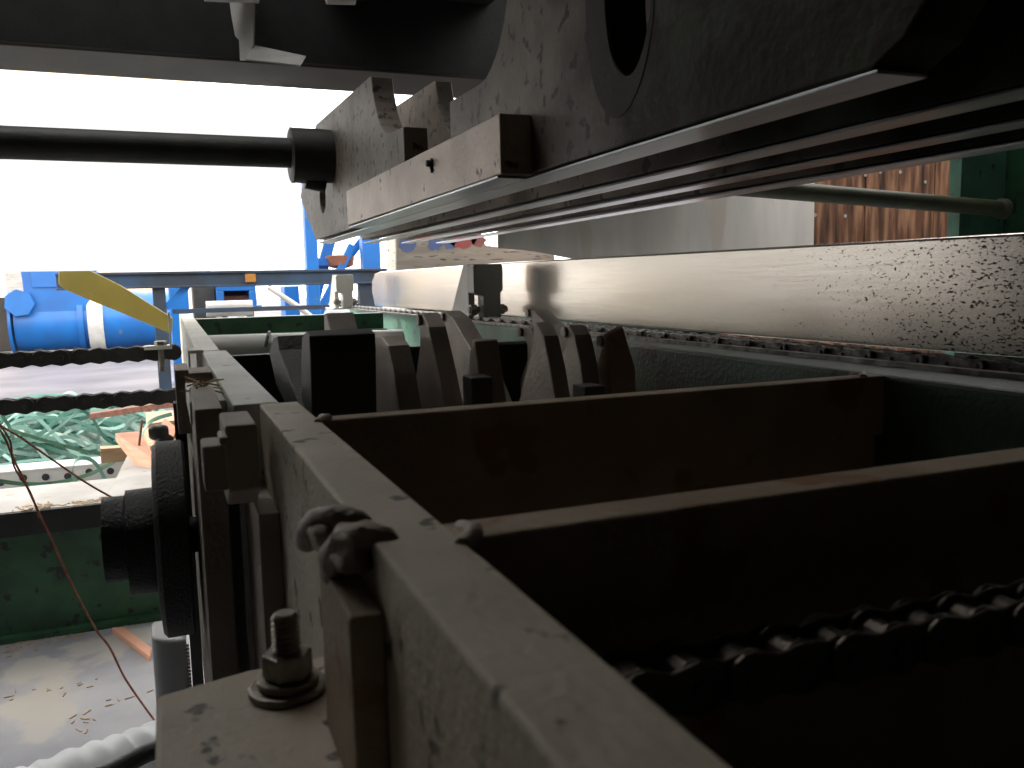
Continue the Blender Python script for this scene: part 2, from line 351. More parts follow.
# ================================================================ BED FRAME
T = -.07
bed = thing('conveyor_bed', 'long welded steel bed frame filling the lower half, with cross plates and a chain rail', 'machine frame', (.27, 1.2, FL))
b = MB(); b.prism([(-.25,T), (.532,T), (.532,-.34), (-.25,-.34)], 'x', .0485, .0715)
b.obj('side_plate', M['plate'], bed, bevel=.0012)
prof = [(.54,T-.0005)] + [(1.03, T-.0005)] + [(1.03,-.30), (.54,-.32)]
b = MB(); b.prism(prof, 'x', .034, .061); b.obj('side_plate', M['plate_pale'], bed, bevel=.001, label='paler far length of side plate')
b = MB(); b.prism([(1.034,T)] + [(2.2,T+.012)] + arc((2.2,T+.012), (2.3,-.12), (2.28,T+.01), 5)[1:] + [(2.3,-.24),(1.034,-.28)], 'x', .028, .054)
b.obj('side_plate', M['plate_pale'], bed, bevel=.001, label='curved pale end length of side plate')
# cross plates
b = MB().box(.0705, .466, .217, .2345, -.103, T).box(.0705,.466,.226,.232,-.335,-.103); b.obj('cross_plate', M['cross'], bed, bevel=.0012)
b = MB().box(.0705, .460, .447, .462, -.112, T).box(.0705,.46,.454,.459,-.335,-.112); b.obj('cross_plate', M['cross'], bed, bevel=.0012)
b = MB().box(.055, .50, 1.17, 1.19, -.335, -.088); b.obj('cross_plate', M['dark'], bed, bevel=.0015, label='dark cross plate behind the dogs')
b = MB().box(.05, .50, 2.09, 2.13, -.112, T+.002).box(.05, .50, 2.05, 2.13, -.112, -.106); b.obj('cross_plate', M['green'], bed, bevel=.0015, label='dark green cross beam at the far end')
# right rail
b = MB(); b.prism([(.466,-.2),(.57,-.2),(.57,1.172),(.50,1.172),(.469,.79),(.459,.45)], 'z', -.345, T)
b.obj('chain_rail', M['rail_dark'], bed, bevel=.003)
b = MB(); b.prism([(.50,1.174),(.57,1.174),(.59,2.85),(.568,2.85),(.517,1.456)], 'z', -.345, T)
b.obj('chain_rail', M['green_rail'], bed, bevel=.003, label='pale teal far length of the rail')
b = MB().box(.505, .512, .2, 2.7, T, T+.004).box(.55, .556, .2, 2.7, T, T+.004); b.obj('rail_strip', M['chainlight'], bed)
# web behind the rail, black tray added to keep the bay dark, legs so that the frame stands on the shed floor
b = MB().box(.072, .459, -.25, 2.1, -.345, -.335); b.obj('bay_shade_tray', M['blackside'], bed)
for lx, ly in ((.045,-.15), (.5,-.15), (.045,1.5), (.5,2.0)):
    b = MB().box(lx, lx+.06, ly, ly+.06, FL, -.30).box(lx-.02, lx+.08, ly-.02, ly+.08, FL, FL+.012); b.obj('leg', M['green'], bed, bevel=.002)
# welds where cross plates meet side plate
for (x, y) in ((.0745,.2155), (.0735,.446), (.446,.452)):
    mb = MB(); pts = [(x-.004, y-.003, T-.001), (x, y+.001, T+.0003), (x+.002, y+.006, T), (x+.0005, y+.013, T-.001)]
    mb.tube(pts, .003, 10); mb.obj('weld_bead', M['weld'], bed, smooth=True)
# bracket shelf with rib, blob weld
b = MB(); b.prism([(-.012,.10),(.048,.10),(.048,.316),(.020,.316),(-.012,.308)], 'z', -.152, -.14); b.obj('bracket_shelf', M['plate'], bed, bevel=.0018)
b = MB(); b.prism([(.214,-.086),(.262,-.084),(.262,-.14),(.214,-.14)], 'x', .039, .0485); b.obj('rib', M['cross'], bed, bevel=.0012)
mb = MB()
def blob(mb, c, r, seed, n=20):
    rnd = random.Random(seed); ph = [rnd.uniform(0, 6) for _ in range(6)]
    v = []; f = []
    for i in range(n+1):
        th = math.pi*i/n
        for k in range(n):
            g = 2*math.pi*k/n
            q = 1+.13*math.sin(3*g+ph[0])*math.sin(th)+.10*math.sin(2*th*2+ph[1])+.06*math.sin(5*g+3*th+ph[2])*math.sin(th)
            v.append((c[0]+r[0]*q*math.sin(th)*math.cos(g), c[1]+r[1]*q*math.sin(th)*math.sin(g), c[2]+r[2]*q*math.cos(th)))
    for i in range(n):
        for k in range(n): f.append((i*n+k, i*n+(k+1) % n, (i+1)*n+(k+1) % n, (i+1)*n+k))
    mb.add(v, f)
blob(mb, (.042, .262, -.0755), (.0075, .012, .006), 3)
blob(mb, (.046, .236, -.0745), (.0085, .010, .0065), 8)
mb.tube([(.037,.272,-.082), (.0375,.266,-.076), (.040,.258,-.0715), (.045,.252,-.0695), (.050,.249,-.0705), (.054,.247,-.073)], lambda i: (.0035,.0042,.0044,.004,.0032,.0015)[i], 14)
mb.tube([(.041,.248,-.086), (.0405,.243,-.078), (.043,.236,-.0725), (.048,.230,-.0695), (.053,.227,-.0705), (.057,.225,-.0735)], lambda i: (.0035,.0045,.0048,.0044,.0034,.0015)[i], 14)
mb.obj('weld_bead', M['weld'], bed, smooth=True, label='lumpy folded weld on the near corner of the side plate')
# studs and blocks on the outside of the side plate
def stud():
    t = thing('stud_bolt', 'upright threaded stud with hex nut and washer on the near bracket shelf', 'bolt', (.031, .292, -.14))
    mb = MB(); mb.lathe([(0,.0135),(.002,.0138),(.0028,.013),(.003,.006)], (.031,.292,-.14), (0,0,1), 32); mb.lathe([(0,.0105),(.0025,.0105),(.003,.006)], (.031,.292,-.137), (0,0,1), 28); mb.obj('washer', M['bolt'], t, bevel=.0004, smooth=True)
    mb = MB(); hexnut(mb, (.031,.292,-.134), .0088, .0085); mb.obj('nut', M['bolt'], t, bevel=.0009)
    mb = MB(); thread(mb, (.031,.292,-.139), .0049, .0275, .0019); mb.obj('threaded_rod', M['bolt'], t)
stud()
mt = thing('motor_mount', 'black vertical mounting plate bolted outside the side plate, beside the pulley', 'bracket', (.015,.6,-.40))
b = MB(); b.prism([(.535,-.071),(.64,-.0685),(.64,-.13),(1.2,-.13),(1.2,-.40),(.535,-.40)], 'x', .0115, .0275); b.obj('mounting_plate', M['mount'], mt, bevel=.0012)
b = MB(); b.prism([(.452,-.0695),(.50,-.069),(.50,-.115),(.47,-.115),(.452,-.104)], 'x', .0235, .0395); b.obj('clamp_block', M['mount'], mt, bevel=.0015)
b = MB(); b.box(.0115,.0225,.425,.451,-.097,-.0745).box(.0195,.0235,.425,.447,-.0745,-.0705); b.obj('bolt_head', M['mount'], mt, bevel=.0014)
b = MB(); b.box(.0375,.0485,.453,.72,-.36,-.118); b.obj('spacer_bar', M['mount'], mt, bevel=.001)
b = MB(); b.box(.003,.0145,.785,.86,-.125,-.069).box(.0145,.0335,.785,.84,-.115,-.072); b.obj('support_block', M['mount'], mt, bevel=.001)
b = MB(); b.box(.0185,.0345,.98,1.03,-.092,-.0885).box(.0185,.0345,.98,1.03,-.069,-.0655).box(.0185,.0205,.98,1.03,-.0885,-.069); b.obj('channel_bracket', M['plate_pale'], mt, bevel=.0006)
b = MB(); b.box(.000,.0115,.95,.97,-.74,-.118); b.obj('dark_gap_filler', M['dark'], mt)  # dark box added to blacken the bright gap beside the pulley
# pulley with stepped hub
pl = thing('drive_pulley', 'big black cast pulley with stepped hub outside the bed, left of the mounting plate', 'pulley', (-.02,.72,-.27))
cy, cz = .70, -.192
mb = MB(); mb.lathe([(0,.060),(.001,.072),(.004,.0755),(.022,.0755),(.024,.073),(.0245,.02)], (-.0185,cy,cz), (1,0,0), 64); mb.obj('wheel_rim', M['darkrough'], pl, smooth=True)
mb = MB(); mb.lathe([(0,.03),(.001,.040),(.0205,.0405),(.021,.02)], (-.0395,cy,cz), (1,0,0), 48); mb.obj('hub', M['darkrough'], pl, smooth=True)
mb = MB(); mb.lathe([(0,.022),(.0008,.0325),(.016,.0325),(.0165,.02)], (-.0555,cy,cz+.004), (1,0,0), 48); mb.obj('hub_cap', M['darkrough'], pl, smooth=True)
mb = MB(); mb.cyl((-.05,cy,cz), (.03,cy,cz), .014, 24); mb.obj('shaft', M['dark'], pl, smooth=True)
# toothed gear below
gw = thing('belt_guard', 'pale grey rounded belt guard with fine teeth along its edge, below the black pulley', 'guard', (-.02,.8,FL))
gx, gy, gr = -.003, .835, .030
mb = MB(); pr = [(gx-gr*math.cos(k*math.pi/24), gy-gr*math.sin(k*math.pi/24)) for k in range(13)]+[(gx, gy), (gx-gr, gy+.05)][:1]
pr = [(gx-gr, gy+.03)]+pr[:13]+[(gx, gy+.03)]
mb.prism(pr, 'z', FL, -.318); mb.obj('guard_shell', M['belt'], gw, bevel=.006, seg=3)
for k in range(60):
    mb = MB(); z = -.324-k*.0035; mb.box(gx-.001, gx+.0022, gy-gr-.0004, gy-gr+.002, z-.0011, z+.0011); mb.obj('tooth', M['palegrey'], gw)
# ================================================================ LOWER CHAIN IN THE BED
ch = thing('roller_chain', 'greasy roller chain running across the bed in front of the nearest cross plate', 'chain', (.19,.183,-.125))
roller_chain(ch, (.075,.184,-.108), 22, .0165, .0155, .017, .0018, 'x', M['chain'])
ch.rotation_euler = (0, 0, -.06)
# chain along the top of the rail
rc = thing('rail_chain', 'flat roller chain lying in the track along the top of the right rail', 'chain', (.531, 1.2, T))
roller_chain(rc, (.531, .22, T+.0045), 94, .0254, .011, .026, .003, 'y', M['chainlight'])
# ================================================================ DOGS
def dog(label, face, x, xt, bottom=440, m=None, toe=None, name='feed_dog', lift=0):
    """face: outline of the plate's left side; first point is the front lower corner, last the back lower corner"""
    pts = [ox(px, py, x) for px, py in face]
    prof = [(p.y, p.z) for p in pts]
    prof = prof + [(prof[-1][0]+.0, -.21), (prof[0][0]-.03, -.21)]
    mb = MB(); mb.prism(prof, 'x', x, x+xt)
    ys = [p[0] for p in prof]; zt = max(p[1] for p in prof); nn_ = len(prof)
    if lift:
        for i in range(nn_, 2*nn_):
            vx, vy, vz = mb.v[i]
            if vz > zt-.05: mb.v[i] = (vx-(xt*.3 if vz > zt-.02 else 0), vy, vz+(lift if vz > zt-.02 else 0))
    t = thing(name, label, 'feed dog', (x+xt/2, sum(ys)/len(ys), -.21), 'feed dogs standing in the bed bay')
    mb.obj('blade', m or M['dog'], t, bevel=.0012)
    if toe:
        cx, cyz = toe; c = ox(cx, cyz, x); mb = MB(); mb.cyl((x-.003, c.y, c.z), (x+xt*.3, c.y, c.z), .0045, 14); mb.obj('pivot_pin', M['bolt'], t, smooth=True)
    return t
def xat(px, y, py=407): return oy(px, py, y).x
dog('rubbery black dog at the left end, beside the pale side plate', [(303,416),(279,350),(277,336),(273,338),(269,352),(276,385),(289,412)], xat(302,.62), .040, m=M['darkrough'])
dog('wide black dog with rounded shoulder, second from the left', [(312,414),(310,352),(309,336),(306,331),(302,336),(301,360),(302,414)], xat(311,.60), .046, m=M['dark'])
dog('tall square-topped black dog behind the wide rounded one', [(352,410),(333,345),(326,313),(324,314),(324,328),(330,370),(338,410)], xat(352,.70), .026, m=M['dog'])
dog('blunt dog with rounded top and wide lit side', [(400,413),(394,375),(388,346),(381,336),(368,333),(363,337),(363,345),(373,414)], xat(400,.60), .017)
dog('tall slender dog right of the blunt rounded one', [(445,408),(437,368),(428,327),(421,313),(419,314),(420,345),(415,380),(416,409)], xat(445,.60), .015, toe=(421,320))
dog('tall leaning dog with broad lit side, tip just left of the near clamp', [(496,412),(484,380),(471,351),(452,318),(443,311),(441,314),(444,345),(455,405)], xat(496,.72), .020, toe=(444,317))
dog('short square-topped dog in front of the broad leaning one', [(483,408),(479,375),(474,341),(472,339),(470,350),(464,404)], xat(483,.56), .0185)
dog('black curved dog body in the gap between the short dog and the pair', [(498,405),(496,345),(494,342),(493,345),(494,405)], xat(497,.80), .034, m=M['blackside'])
dog('small pale dog half hidden left of the hooked pair', [(548,400),(540,360),(531,328),(523,326),(521,331),(527,345),(527,360),(520,380)], xat(548,.72), .010, toe=(522,332))
dog('broad triangular dog with a notched tip', [(556,405),(550,368),(543,336),(535,322),(533,325),(533,345),(518,404)], xat(556,.58), .0135)
dog('high arched dog behind the notched triangular one', [(584,405),(566,355),(548,325),(533,310),(528,310),(531,318),(533,325),(545,405)], xat(584,.78), .020, toe=(529,313))
dog('hooked dog second from the right end', [(585,400),(580,362),(574,335),(568,325),(564,327),(566,345),(562,358),(560,400)], xat(585,.60), .0155, toe=(566,332))
dog('broad pentagonal dog at the right end of the row', [(611,402),(608,370),(605,338),(603,334),(600,337),(601,350),(596,362),(600,402)], xat(611,.60), .024, m=M['cross'], toe=(602,341), lift=.008)
for lab, x0p, x1p, yt, yy in (('low black stop block in front of the short square dog', 472, 493, 378, .52), ('low black stop block in front of the hooked dog', 585, 605, 387, .52)):
    a = oy(x0p, yt, yy); c = oy(x1p, yt, yy); b = MB(); b.box(a.x, c.x, yy, yy+.02, -.21, a.z)
    tag(b.obj('stop_block', M['dark'], bevel=.001), lab, 'block', 'stop blocks in the bed bay')
sh = thing('dog_shaft', 'black rotor shaft under the feed dogs', 'shaft', (.27,.68,-.25))
mb = MB(); mb.cyl((.0725,.68,-.24), (.476,.68,-.24), .035, 32); mb.obj('shaft_body', M['blackside'], sh, smooth=True)
# ================================================================ CLAMPS ON THE RAIL, FENCE
def rail_clamp(label, x, y, s=1.0):
    t = thing('rail_clamp', label, 'clamp', (x,y,T), 'clamps standing on the rail')
    mb = MB(); w = .034*s
    # main grey block: front profile with waist, extruded in y
    pr = [(x,T+.004),(x+w,T+.004),(x+w,T+.052),(x+w+.005,T+.057),(x+w+.005,T+.100),(x+w+.002,T+.104),(x-.014,T+.104),(x-.018,T+.100),(x-.018,T+.052),(x,T+.047)]
    mb.prism(pr, 'y', y, y+.03); mb.obj('clamp_body', M['palegrey'], t, bevel=.0015)
    mb = MB(); mb.prism([(y+.03,T+.104),(y+.055,T+.104),(y+.13,T+.02),(y+.13,T),(y+.03,T)], 'x', x-.018, x-.006); mb.obj('side_web', M['palegrey'], t, bevel=.001)
    for dx in (-.022, w-.002):
        mb = MB(); hexnut(mb, (x+dx,y+.012,T+.022), .0105, .012, 'x'); mb.cyl((x+dx-.003,y+.012,T+.022), (x+dx+.018,y+.012,T+.022), .006, 16); mb.obj('bolt', M['bolt'], t, bevel=.0008)
    mb = MB(); mb.box(x-.03, x+w+.008, y-.002, y+.14, T, T+.0045); mb.obj('foot_plate', M['palegrey'], t, bevel=.0006)
rail_clamp('grey clamp block on the rail in front of the bright fence, nearer of the two', .532, 1.45)
rail_clamp('grey clamp block on the rail beyond the fence end, farther of the two', .495, 2.58, .9)
fb = MB(); fb.prism([(-.3,-.0665),(2.615,-.0635),(2.645,-.02),(2.64,.012),(2.60,.035),(2.53,.0405),(1.5,.0375),(.45,.0285),(-.3,.024)], 'x', .6, .618)
fence = thing('guide_fence', 'long bright aluminium guide fence running the whole length behind the rail', 'fence', (.61,1.17,-.067))
fb.obj('fence_face', M['alu'], fence, bevel=.0025)
b = MB().box(.618,.66,.3,.36,-.2,.0).box(.618,.66,2.2,2.26,-.2,.0); b.obj('fence_bracket', M['dark'], fence)
b = MB().box(.69,.73,1.04,2.6,-.22,-.075).box(.69,.75,1.04,2.6,-.083,-.075); tag(b.obj('side_beam', M['green'], bevel=.002), 'dark green beam seen through the gap below the fence', 'beam')
b = MB().box(.66,2.3,.46,.8,-.135,-.125); 
# ================================================================ UPPER HEAD
PZ = .0905
prof = [(1.815,PZ+.006),(2.0,.203),(1.747,.318),(1.27,.303)] + arc((1.262,.302), (1.172,.207), (1.235,.215), 8) + [(1.093,.202),(1.093,.132),(.903,.132),(.901,.195),(.812,.193)] + arc((.795,.194), (.715,.30), (.735,.205), 10) + [(.70,.6),(.2,.6),(.262,.125),(.283,.1),(.303,PZ)]
hd = thing('clamp_head', 'heavy dark clamping head hanging over the bed, with four parallel plates', 'machine head', (.43,1.0,.09))
slot = ell(1.71,.172,.034,.030,20); hole = ell(.517,.20,.031,.064,32)
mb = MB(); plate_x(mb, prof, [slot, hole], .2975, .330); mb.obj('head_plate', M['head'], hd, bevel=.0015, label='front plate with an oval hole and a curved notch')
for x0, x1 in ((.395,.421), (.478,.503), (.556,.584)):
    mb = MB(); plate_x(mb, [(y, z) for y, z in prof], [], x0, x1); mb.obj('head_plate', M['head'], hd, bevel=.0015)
for x0, x1 in ((.2975,.330), (.395,.421), (.478,.503), (.556,.584)):
    mb = MB(); mb.box(x0+.001, x1-.001, .30, 1.81, PZ-.0022, PZ-.0003); mb.obj('wear_strip', M['strip'], hd, bevel=.0005)
mb = MB(); mb.ringprism(ell(.530,.195,.048,.084,36), ell(.517,.20,.032,.065,36), 'x', .2970, .2975); mb.obj('hole_rim', M['headrim'], hd, bevel=.001)
mb = MB(); mb.prism([(.68,PZ),(1.33,PZ+.002),(1.33,.145),(.68,.1405)], 'x', .268, .2972); mb.obj('pressure_bar', M['headbar'], hd, bevel=.0012)
mb = MB(); mb.box(.269,.296,.69,1.33,PZ-.002,PZ-.0002); mb.obj('wear_strip', M['strip'], hd)
c = ox(433,165,.268); mb = MB(); mb.tube([(.2675,c.y,c.z+.006),(.2670,c.y+.004,c.z),(.2675,c.y,c.z-.007)], .0022, 8); mb.cyl((.262,c.y+.004,c.z+.002), (.2685,c.y+.004,c.z+.002), .0035, 10); mb.obj('grease_nipple', M['dark'], hd)
for yy in (.40,.95,1.6):
    mb = MB(); mb.box(.330,.395,yy,yy+.04,.14,.19).box(.421,.478,yy,yy+.04,.14,.19).box(.503,.556,yy,yy+.04,.14,.19); mb.obj('spacer', M['blackside'], hd, bevel=.002)
mb = MB(); mb.box(.29,.66,.2,.70,.6,.66).box(.66,.70,.1,.85,.2,.6); mb.obj('head_body', M['blackside'], hd, bevel=.003)
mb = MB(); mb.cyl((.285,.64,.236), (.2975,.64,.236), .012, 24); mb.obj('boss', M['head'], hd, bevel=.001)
# guide shaft with collar
gs = thing('guide_shaft', 'dark round shaft running left from the collar on the head, against the bright sheet', 'shaft', (-.6,1.6,.2))
mb = MB(); mb.cyl((-2.6,1.6,.245), (.225,1.6,.2395), .0262, 40); mb.obj('shaft_body', M['dark'], gs, smooth=True)
mb = MB(); mb.lathe([(0,.045),(.002,.0485),(.05,.0485),(.073,.047)], (.224,1.6,.2355), (1,0,0), 48); mb.obj('collar', M['dark'], gs, smooth=True)
mb = MB(); mb.cyl((.250,1.6,.192), (.285,1.6,.186), .015, 20); mb.obj('collar_screw', M['blackside'], gs, smooth=True)
# upper cross beam
ub = thing('gantry_beam', 'black horizontal beam across the top left above the bright opening', 'beam', (.2,1.98,.45))
zb = .458
b = MB().box(-2.6,1.6,1.87,2.075,zb,zb+.008); b.obj('bottom_flange', M['shell'], ub, bevel=.002)
b = MB().box(-2.6,1.6,1.87,1.9,zb+.008,1.0).box(-2.6,1.6,2.055,2.075,zb+.008,1.0); b.obj('web', M['blackside'], ub)
b = MB().box(.34,.72,.35,1.87,.62,.9); b.obj('carriage', M['blackside'], ub, bevel=.004)
# limit switch bracket
ls = thing('switch_bracket', 'grey folded bracket hanging from the black beam, below a short cylinder', 'bracket', (.2,1.8,.45))
hp_ = [oy(px, py, 1.86-(px-228)*.0028) for px, py in ((228,-12),(254,-12),(253,45),(245,60),(240,60),(239,40),(235,36),(231,14))]
off = Vector((.003,.0035,0)); b = MB(); n8 = len(hp_)
b.add(hp_+[p+off for p in hp_], [tuple(range(n8))[::-1], tuple(range(n8, 2*n8))]+[(k, (k+1) % n8, n8+(k+1) % n8, n8+k) for k in range(n8)]); b.obj('hanger', M['palegrey'], ls)
tp = [oy(246,59,1.775), oy(300,65,1.775), oy(306,56,1.80), oy(254,45,1.80)]; off = Vector((0,.003,-.002)); b = MB()
b.add(tp+[p+off for p in tp], [(0,1,2,3),(7,6,5,4),(0,4,5,1),(1,5,6,2),(2,6,7,3),(3,7,4,0)]); b.obj('folded_tab', M['palegrey'], ls)
b = MB(); b.cyl((.105,1.79,.572), (.205,1.79,.578), .026, 28); b.obj('sensor_cylinder', M['palegrey'], ls, smooth=True)
b = MB(); b.box(.198,.203,1.80,1.86,.54,.62); b.obj('back_strip', M['dark'], ls)
b = MB(); b.cyl((.338,1.79,.580), (.395,1.79,.584), .017, 24); b.cyl((.395,1.79,.584), (.42,1.79,.586), .007, 16); tag(b.obj('sensor', M['palegrey'], smooth=True), 'small grey cylinder under the black beam, right of the folded bracket', 'sensor')
# plastic sheet
n = 60
mb = MB(); v = []; f = []
for i in range(n+1):
    x = -1.5+(.300+1.5)*i/n; dy = .004*math.sin(i*.9)
    for (dd, z) in ((0,.0455-.000*i),(0,.458),(.002,.458),(.002,.0455)): v.append((x, 2.09+dy+dd, z))
for i in range(n):
    for k in range(4): f.append((i*4+k, i*4+(k+1) % 4, i*4+4+(k+1) % 4, i*4+4+k))
f += [(3,2,1,0), (n*4,n*4+1,n*4+2,n*4+3)]
mb.add(v, f); tag(mb.obj('plastic_sheet', M['curtain'], smooth=False), 'bright milky sheet hanging below the black beam at upper left', 'sheet')
# ================================================================ RIGHT BACK
b = MB(); n = 40; v = []; f = []
for i in range(n+1):
    x = .84+(1.912-.84)*i/n; yb = 2.165+.004*math.sin(i*.55); zl = .062+.004*math.sin(i*.5)+(.03*(1-i/9.0) if i < 9 else 0)
    for (dd, z) in ((0,zl),(0,.62),(.003,.62),(.003,zl)): v.append((x, yb+dd, z))
for i in range(n):
    for k in range(4): f.append((i*4+k, i*4+(k+1) % 4, i*4+4+(k+1) % 4, i*4+4+k))
f += [(3,2,1,0), (n*4,n*4+1,n*4+2,n*4+3)]
b.add(v, f); tag(b.obj('metal_sheet', M['sheet'], smooth=True), 'pale scratched metal sheet fixed on the board wall above the fence', 'sheet')
gp = thing('green_post', 'dark green steel post at the right edge above the fence', 'post', (1.6,1.3,FL))
b = MB().box(1.578,1.585,1.345,1.375,FL,.9); b.obj('flange', M['green_rail'], gp, bevel=.001)
b = MB().box(1.585,1.735,1.365,1.375,FL,.9); b.obj('web', M['green_rail'], gp)
b = MB().box(1.735,1.742,1.20,1.375,FL,.9); b.obj('flange', M['green'], gp, bevel=.001)
b = MB(); a = oy(1006,209,1.345); d = oy(815,193,1.33); e = a+(d-a)*1.9; b.cyl(a, e, .017, 28); b.lathe([(0,.022),(.012,.022),(.02,.017)], a-Vector((.006,0,0)), (d-a), 28)
tag(b.obj('brace_bar', M['olive_pipe'], smooth=True), 'olive round brace bar running left from the green post', 'bar')
rnd = random.Random(3)
b = MB()
for px, py in ((865,175),(925,182),(900,172),(812,222),(845,216),(815,215),(880,172)):
    p = oy(px, py, BY); b.lathe([(0,.006),(.002,.005)], (p.x, BY-.002, p.z), (0,1,0), 10)
o = b.obj('trim_2', M['palegrey']); struct(o, 'screw heads in the board wall')
# log block
lg = thing('timber_block', 'weathered timber block with red and blue paint marks behind the fence end', 'timber block', (1.0,2.9,-.1))
b = MB(); b.prism([(.728,.21),(1.02,.21),(1.05,.13),(1.315,.107),(1.315,.03),(.722,.03)], 'y', 2.82, 2.95); b.obj('block_body', M['log'], lg, bevel=.006)
pm = {'red': mat('faded_red_spray', (.55,.13,.13), (.40,.18,.17), 14, .8), 'blue': mat('faded_blue_spray', (.14,.22,.52), (.20,.24,.40), 14, .8)}
for nm, cx, cz, sx, sz in (('blue',.765,.142,.032,.034),('blue',.865,.136,.03,.022),('blue',.915,.140,.024,.022),('red',.82,.165,.05,.016),('red',.965,.148,.045,.034),('red',1.02,.148,.03,.024)):
    b = MB(); r_ = random.Random(cx); pts = [(cx+sx*math.cos(k*math.pi/8)*r_.uniform(.75,1.15), cz+sz*math.sin(k*math.pi/8)*r_.uniform(.75,1.15)) for k in range(16)]
    b.prism(pts, 'y', 2.818, 2.8205); b.obj('paint_mark', pm[nm], lg, label='faded '+nm+' spray mark')
b = MB().box(.76,.84,2.84,2.93,FL,.028).box(1.15,1.23,2.84,2.93,FL,.028); tag(b.obj('trestle', M['log'], bevel=.004), 'timber trestle legs under the painted block', 'trestle')
# ================================================================ BLUE FRAME (y about 6)
bf = thing('support_gantry', 'grimy blue steel frame with a long top beam and diagonal braces outside', 'steel frame', (.4,6,FL))
b = MB().box(-.62,1.55,5.95,6.05,.018,.112).box(-.62,1.55,5.93,5.95,.100,.118).box(-.62,1.55,5.93,5.95,.012,.026); b.obj('top_beam', M['bluedk'], bf, bevel=.004)
p0 = oy(245,274,5.92); p1 = oy(256,282,5.92); b = MB().box(p0.x,p1.x,5.92,5.93,p1.z,p0.z); b.obj('reflector', M['orange'], bf, bevel=.002)
a = oy(152,286,6).x; c = oy(165,286,6).x; b = MB().box(a,c,5.96,6.04,FL,.018).box(a-.03,c+.03,5.92,6.08,FL,FL+.02); b.obj('post', M['bluedk'], bf, bevel=.004)
a = oy(375,286,6).x; b = MB().box(a-.12,a,5.96,6.04,FL,.018); b.obj('post', M['bluedk'], bf, bevel=.004)
b = MB(); p = oy(166,308,5.99); q = oy(188,285,5.99); dd = (q-p).normalized(); b.obox((p+q)/2, dd, (0,1,0), dd.cross(Vector((0,1,0))), (q-p).length/2, .02, .022); b.obj('diagonal_brace', M['blue'], bf)
p = oy(172,302,6.02); q = oy(375,306,6.02); b = MB().box(p.x,q.x,6.0,6.02,q.z-.01,q.z+.02); b.obj('lower_rail', M['bluedk'], bf)
# upright blue machine behind the sheet
um = thing('blue_machine', 'bright blue steel uprights with cross bracing behind the frame beam', 'machine', (1.2,7,FL))
for x0p, x1p, tp, bp_ in ((300,312,150,330), (357,375,150,330)):
    a = oy(x0p,tp,7); c = oy(x1p,tp,7); b = MB().box(a.x,c.x,6.95,7.07,FL,a.z); b.obj('upright', M['blue'], um, bevel=.005)
for (ax_, ay_), (bx_, by_), wd in (((331,236),(314,300),.045), ((352,245),(316,320),.03), ((345,262),(362,240),.03), ((312,262),(345,262),.03)):
    yb_ = 7.0+.07*((ax_+ay_) % 4); p = oy(ax_,ay_,yb_); q = oy(bx_,by_,yb_); dd = (q-p).normalized(); b = MB(); b.obox((p+q)/2, dd, (0,1,0), dd.cross(Vector((0,1,0))), (q-p).length/2, .03, wd); b.obj('brace', M['blue'], um, bevel=.003)
p = oy(333,250,7.1); q = oy(349,268,7.1); b = MB(); b.lathe([(0,.06),(.02,.11),(.10,.12),(.11,.06)], ((p.x+q.x)/2,7.15,q.z), (0,0,1), 24); b.obj('motor', M['rust'], um, smooth=True)
# hung items below the beam
def bxpx(name, x0p, y0p, x1p, y1p, y, dep, m, label, cat, group=None, bev=.006):
    a = oy(x0p,y0p,y); c = oy(x1p,y1p,y); b = MB().box(a.x,c.x,y,y+dep,c.z,a.z); return tag(b.obj(name, m, bevel=bev), label, cat, group)
def grounded(name, x0p, y0p, x1p, y, dep, m, label, cat, group=None):
    a = oy(x0p,y0p,y); c = oy(x1p,y0p,y); b = MB().box(a.x,c.x,y,y+dep,FL,a.z); return tag(b.obj(name, m, bevel=.01), label, cat, group)
grounded('cabinet', 168, 287, 188, 7.2, .3, M['blue'], 'narrow blue cabinet behind the diagonal brace of the frame', 'cabinet')
grounded('dark_bin', 192, 284, 215, 6.6, .3, M['blackside'], 'black bin under the frame beam, right of the diagonal brace', 'bin')
hp = thing('blue_hopper', 'blue hopper box with an open mouth under the amber reflector', 'hopper', (.6,6.5,FL))
a = oy(216,285,6.5); c = oy(257,305,6.5)
b = MB().box(a.x,c.x,6.5,6.9,a.z-.045,a.z).box(a.x,a.x+.05,6.5,6.9,c.z,a.z-.045).box(c.x-.05,c.x,6.5,6.9,c.z,a.z-.045).box(a.x,c.x,6.88,6.9,c.z,a.z).box(a.x-.03,c.x+.03,6.46,6.9,c.z-.03,c.z); b.obj('hopper_shell', M['blue'], hp, bevel=.005)
b = MB().box(a.x+.05,c.x-.05,6.6,6.86,c.z,c.z+.07); b.obj('hopper_contents', M['rust'], hp)
for xx in (a.x+.02,c.x-.07): b = MB().box(xx,xx+.05,6.55,6.6,FL,c.z-.03); b.obj('leg', M['bluedk'], hp)
p = oy(208,310,6.0); q = oy(256,310,6.0); b = MB(); b.cyl((p.x,6.25,p.z), (q.x,6.25,p.z), .055, 28); b.box(p.x+.06,p.x+.1,6.22,6.28,FL,p.z-.05).box(q.x-.1,q.x-.06,6.22,6.28,FL,p.z-.05)
tag(b.obj('grey_drum', M['palegrey'], smooth=True), 'grey horizontal drum on stands below the blue hopper', 'drum')
b = MB(); p = oy(268,287,6.4); q = oy(300,308,6.4); r_ = oy(318,322,6.4); b.tube([p, q, r_, (r_.x+.3, 6.4, FL)], .02, 10); tag(b.obj('pale_pipe', M['white']), 'pale sloping pipe right of the blue hopper', 'pipe')
grounded('cabinet', 284, 286, 299, 7.3, .3, M['blue'], 'tall blue cabinet left of the blue uprights', 'cabinet')
